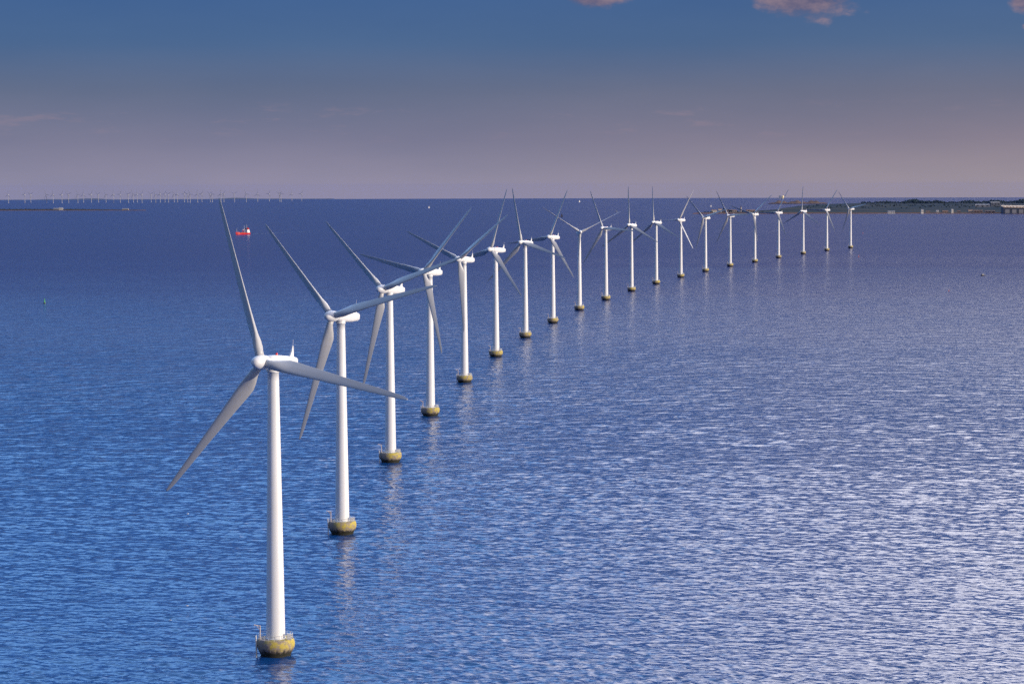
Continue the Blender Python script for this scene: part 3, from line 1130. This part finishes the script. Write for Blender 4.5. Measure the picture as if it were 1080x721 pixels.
b.box((-18.5, 0, 7.2), (10, 11.2, 6.0))
b.box((-18.2, 0, 11.55), (8.4, 10.2, 2.7))
sup = b.build('superstructure', M['ship_white'], ship)
for z in (6.2, 8.6):
    w1 = MB()
    for y in (-4, -2, 0, 2, 4):
        w1.box((-13.46, y, z), (0.12, .8, .8))
    w1.build('window', M['darkglass'], sup)
b = MB()
b.box((-17.8, 0, 14.25), (6.6, 11.4, 2.7), None, (.95, .95))
wh = b.build('wheelhouse', M['hull_red'], ship)
b = MB()
b.box((-14.55, 0, 14.5), (.3, 9.6, 1.0))
b.build('window', M['darkglass'], wh)
b = MB()
b.box((-21.8, 0, 15.0), (3.4, 3.0, 5.6), None, (.8, .9))
fn = b.build('funnel', M['hull_red'], ship)
b = MB()
b.box((-21.8, 0, 18.2), (2.7, 2.6, .75))
b.build('funnel_top', M['funnel_black'], fn)
b = MB()
b.bar((-17.8, 0, 15.6), (-17.8, 0, 26.5), .38, 8, .18)
b.bar((-17.8, -2.6, 21.5), (-17.8, 2.6, 21.5), .14)
b.bar((-17.8, -1.4, 24), (-17.8, 1.4, 24), .12)
b.build('mast', M['mast'], ship)
b = MB()
b.bar((-9, 0, 4), (-9, 0, 23.5), .42, 8, .2)
b.bar((-9, 0, 14.5), (4, 0, 9.5), .25)
b.bar((-9, 0, 22), (3.5, 0, 9.8), .06)
b.bar((-9, -2.2, 19), (-9, 2.2, 19), .14)
b.build('mast', M['mast'], ship)
b = MB()
b.bar((24.5, 0, 6), (24.5, 0, 17.0), .34, 8, .16)
b.bar((24.5, -1.2, 14), (24.5, 1.2, 14), .1)
b.build('mast', M['mast'], ship)
b = MB()
b.bar((3, 3.2, 4), (3, 3.2, 10), .5)
b.box((3, 3.2, 10.3), (2.0, 1.8, 1.4))
b.bar((3, 3.2, 10.6), (-5.5, 2.2, 12.2), .3)
b.build('deck_crane', M['hull_red'], ship)
b = MB()
b.box((-24, 3.8, 6.2), (4.6, 1.8, 1.4), None, (.8, .6))
b.build('lifeboat', M['crane'], ship)
ship.scale = (0.82, 0.82, 0.82)
tag(ship, 'small red cargo ship with white superstructure steaming left far out at sea', 'ship')

# thin pale wake behind the ship, lying on the water
def wake(p0, direction, length, w0, w1, name='wake'):
    b = MB()
    dirn = Vector(direction[:2]).normalized()
    sd = Vector((-dirn.y, dirn.x))
    n = 24
    vs = []
    for i in range(n + 1):
        s = length * i / n
        ww = w0 + (w1 - w0) * i / n
        c = Vector(p0[:2]) + dirn * s
        for e in (-1, 1):
            q = c + sd * (e * ww / 2 * random.uniform(.75, 1.2))
            vs.append((q.x, q.y, drop(q.x, q.y) + 0.16))
    fs = [(2 * i, 2 * i + 1, 2 * i + 3, 2 * i + 2) for i in range(n)]
    fs = [f if (Vector(vs[f[1]]) - Vector(vs[f[0]])).cross(Vector(vs[f[2]]) - Vector(vs[f[0]])).z > 0 else tuple(reversed(f)) for f in fs]
    b.add(vs, fs, True)
    o = b.build(name, M['foam'])
    tag(o, kind='structure')
    return o


wake(sp + Vector((16, 25, 0)), (0.34, 1.0, 0), 380, 5.0, 1.5)

# ------------------------------------------------------------------ small craft, buoys, birds
M['green'] = material('green_buoy_paint', (0.02, 0.30, 0.11), 0.4, 0.25, 1.0)
M['sail'] = material('sailcloth', (0.78, 0.74, 0.70), 0.7, 0.08, 0.4)
M['dark_sail'] = material('dark_tan_sailcloth', (0.035, 0.035, 0.06), 0.8, 0.2, 0.3)
M['orange'] = material('orange_buoy', (0.65, 0.12, 0.06), 0.45, 0.2, 2.0)
M['boat_dark'] = material('dark_boat_hull', (0.02, 0.022, 0.03), 0.4, 0.2, 0.8)

root = empty('channel_buoy', Vector((-413.5, 2087.8, drop(413.5, 2087.8))))
MB().lathe([(.7, -1.2), (1.15, -.3), (1.15, .55), (.9, .75)], 20).build('float', M['boat_dark'], root)
MB().lathe([(.72, .77), (.55, 2.6), (.32, 3.6)], 16).build('body', M['green'], root)
MB().lathe([(.34, 3.62), (.42, 3.8), (.05, 4.7)], 16).build('topmark', M['green'], root)
MB().lathe([(.14, 4.6), (.14, 4.95)], 8).build('lantern', M['darkglass'], root)
tag(root, 'green channel buoy floating in the open sea at left', 'buoy')


def sailing_boat(k, d, rz, size, sail, label):
    size *= 0.8
    root = empty('sailing_boat', place(k, d), rz)
    b = MB()
    Lh = 0.8 * size
    rings = []
    for i in range(9):
        u = i / 8
        x = -Lh / 2 + Lh * u
        hb = max(.05, Lh * .15 * math.sin(math.pi * (0.18 + 0.80 * (1 - u)) ** 1.0))
        hb = Lh * .15 * (1 - max(0, (u - .45) / .55) ** 2) * (.75 + .25 * min(1, u / .4)) + .03
        rings.append([(x, -hb * .5, -.3), (x, -hb, Lh * .1), (x, hb, Lh * .1), (x, hb * .5, -.3)])
    b.loft(rings, smooth=False)
    b.box((-Lh * .05, 0, Lh * .13), (Lh * .35, Lh * .17, Lh * .06), None, (.85, .8))
    b.build('hull', M['ship_white'] if sail is M['sail'] else M['boat_dark'], root)
    MB().bar((Lh * .06, 0, .3), (Lh * .06, 0, 1.18 * size), .10, 8, .05).build('mast', M['mast'], root)

    def cloth(a, b_, c, belly, name):
        q = MB()
        n = 6
        idx = {}
        vs, fs = [], []
        for side in (0.0, 0.06):
            for i in range(n + 1):
                for j in range(n + 1 - i):
                    s, t_ = i / n, j / n
                    p = Vector(a) * (1 - s - t_) + Vector(b_) * s + Vector(c) * t_
                    p.y += belly * 27 * s * t_ * (1 - s - t_) + side
                    idx[(side, i, j)] = len(vs)
                    vs.append(tuple(p))
            for i in range(n):
                for j in range(n - i):
                    fs.append((idx[(side, i, j)], idx[(side, i + 1, j)], idx[(side, i, j + 1)]))
                    if j < n - i - 1:
                        fs.append((idx[(side, i + 1, j)], idx[(side, i + 1, j + 1)], idx[(side, i, j + 1)]))
        q.add(vs, fs, True)
        q.build(name, sail, root)
    cloth((Lh * .05, 0, Lh * .2), (-Lh * .46, .2, Lh * .22), (Lh * .055, 0, 1.15 * size), Lh * .05, 'mainsail')
    cloth((Lh * .48, 0, Lh * .12), (Lh * .02, .3, Lh * .18), (Lh * .08, 0, 1.0 * size), Lh * .05, 'jib')
    tag(root, label, 'sailing boat', 'sailing boats far out')


sailing_boat(-0.0349, 12180, R(15), 14, M['sail'], 'tiny white sailing boat far out, left of the turbine rotors that cross the horizon')
sailing_boat(0.0287, 17930, R(28), 20, M['sail'], 'tiny white sailing boat right under the horizon above the Y-shaped rotor')
sailing_boat(0.0444, 9852, R(-20), 13, M['sail'], 'tiny pale sailing boat left of the turbine with a blade straight up')
sailing_boat(0.0843, 12630, R(10), 13, M['sail'], 'tiny pale sailing boat beyond the tip of the headland')
sailing_boat(0.0212, 8092, R(200), 15, M['dark_sail'], 'small dark-sailed boat behind the turbine beside the Y-shaped rotor')

# motor boat with its wake
mp_ = Vector((532.2, 2668.4, drop(532.2, 2668.4)))
root = empty('motor_boat', mp_, R(180 + 24))
b = MB()
rings = []
for i in range(9):
    u = i / 8
    x = -2.8 + 5.6 * u
    hb = 1.0 * (1 - max(0, (u - .5) / .5) ** 2) + .03
    rings.append([(x, -hb * .6, -.3), (x, -hb, .75 + .3 * u), (x, hb, .75 + .3 * u), (x, hb * .6, -.3)])
b.loft(rings, smooth=False)
b.build('hull', M['boat_dark'], root)
MB().box((0, 0, 1.45), (2.0, 1.5, 1.1), None, (.7, .85)).build('cabin', M['boat_dark'], root)
MB().box((-2.9, 0, .7), (.5, .5, 1.0)).build('outboard_motor', M['steel'], root)
tag(root, 'small dark motor boat with a short wake on the open water at right', 'motor boat')
wake(mp_ + Vector((3.0, -.5, 0)), (0.92, -0.55, 0), 12, 1.6, 3.6)

for (k, d, lab) in ((0.1485, 5078, 'tiny pink float on the water, farther one of two right of the last turbine'),
                    (0.1468, 3399, 'tiny pink float below and right of the last turbine, nearer one of two'),
                    (0.1851, 2285, 'tiny orange float on the water at right, below the motor boat')):
    s = 1.0 if d > 3000 else .6
    root = empty('marker_float', place(k, d))
    MB().lathe([(.5 * s, -.4 * s), (.95 * s, .1 * s), (.95 * s, .5 * s), (.4 * s, 1.0 * s)], 16).build('float', M['orange'], root)
    MB().bar((0, 0, .9 * s), (0, 0, 2.9 * s), .07 * s).build('pole', M['mast'], root)
    MB().box((.45 * s, 0, 2.5 * s), (.85 * s, .06, .65 * s)).build('flag', M['orange'], root)
    tag(root, lab, 'float', 'floats out on the water')

# gulls low over the water
M['gull_white'] = material('white_plumage', (0.78, 0.76, 0.72), 0.8, 0.1, 6.0)
M['gull_grey'] = material('grey_plumage', (0.10, 0.10, 0.11), 0.8, 0.2, 6.0)


def gull(loc, rz, bank, span, label):
    root = empty('gull', loc, rz)
    root.rotation_euler = (R(bank), 0, rz)
    b = MB()
    b.lathe([(.01, -.34), (.05, -.30), (.095, -.08), (.09, .1), (.05, .22), (.055, .28), (.03, .34), (.008, .40)], 12, Matrix.Rotation(R(90), 4, 'Y'))
    b.add([(-.3, -.03, 0), (-.52, -.11, .01), (-.52, .11, .01), (-.3, .03, 0), (-.3, 0, .03)], [(0, 3, 2, 1), (0, 1, 4), (1, 2, 4), (2, 3, 4)])
    b.build('body', M['gull_white'], root)
    for s in (-1, 1):
        q = MB()
        pts = [(0, .14, .09, .03), (.22, .17, .08, .10), (.5, .10, .05, .10), (.8, -.06, .03, .05), (1.0, -.2, .005, .0)]
        rings = []
        for u, x, c, z in pts:
            y = s * (.06 + u * span / 2)
            rings.append([(x, y, z + .02), (x - c * 2.4, y, z + .012), (x - c * 2.4, y, z), (x, y, z)])
        q.loft(rings, smooth=False)
        q.build('wing', M['gull_grey'], root)
    tag(root, label, 'gull', 'gulls low over the sea')


gull((-100.6, 727.0, 1.2), R(200), 22, 1.55, 'gull skimming the sea below the lower left blade of the nearest turbine')
gull((-80.3, 548.0, 1.0), R(150), -18, 1.25, 'lower one of two gulls left of the nearest turbine base')
gull((-78.8, 566.5, 1.1), R(190), 15, 1.25, 'upper one of two gulls left of the nearest turbine base')
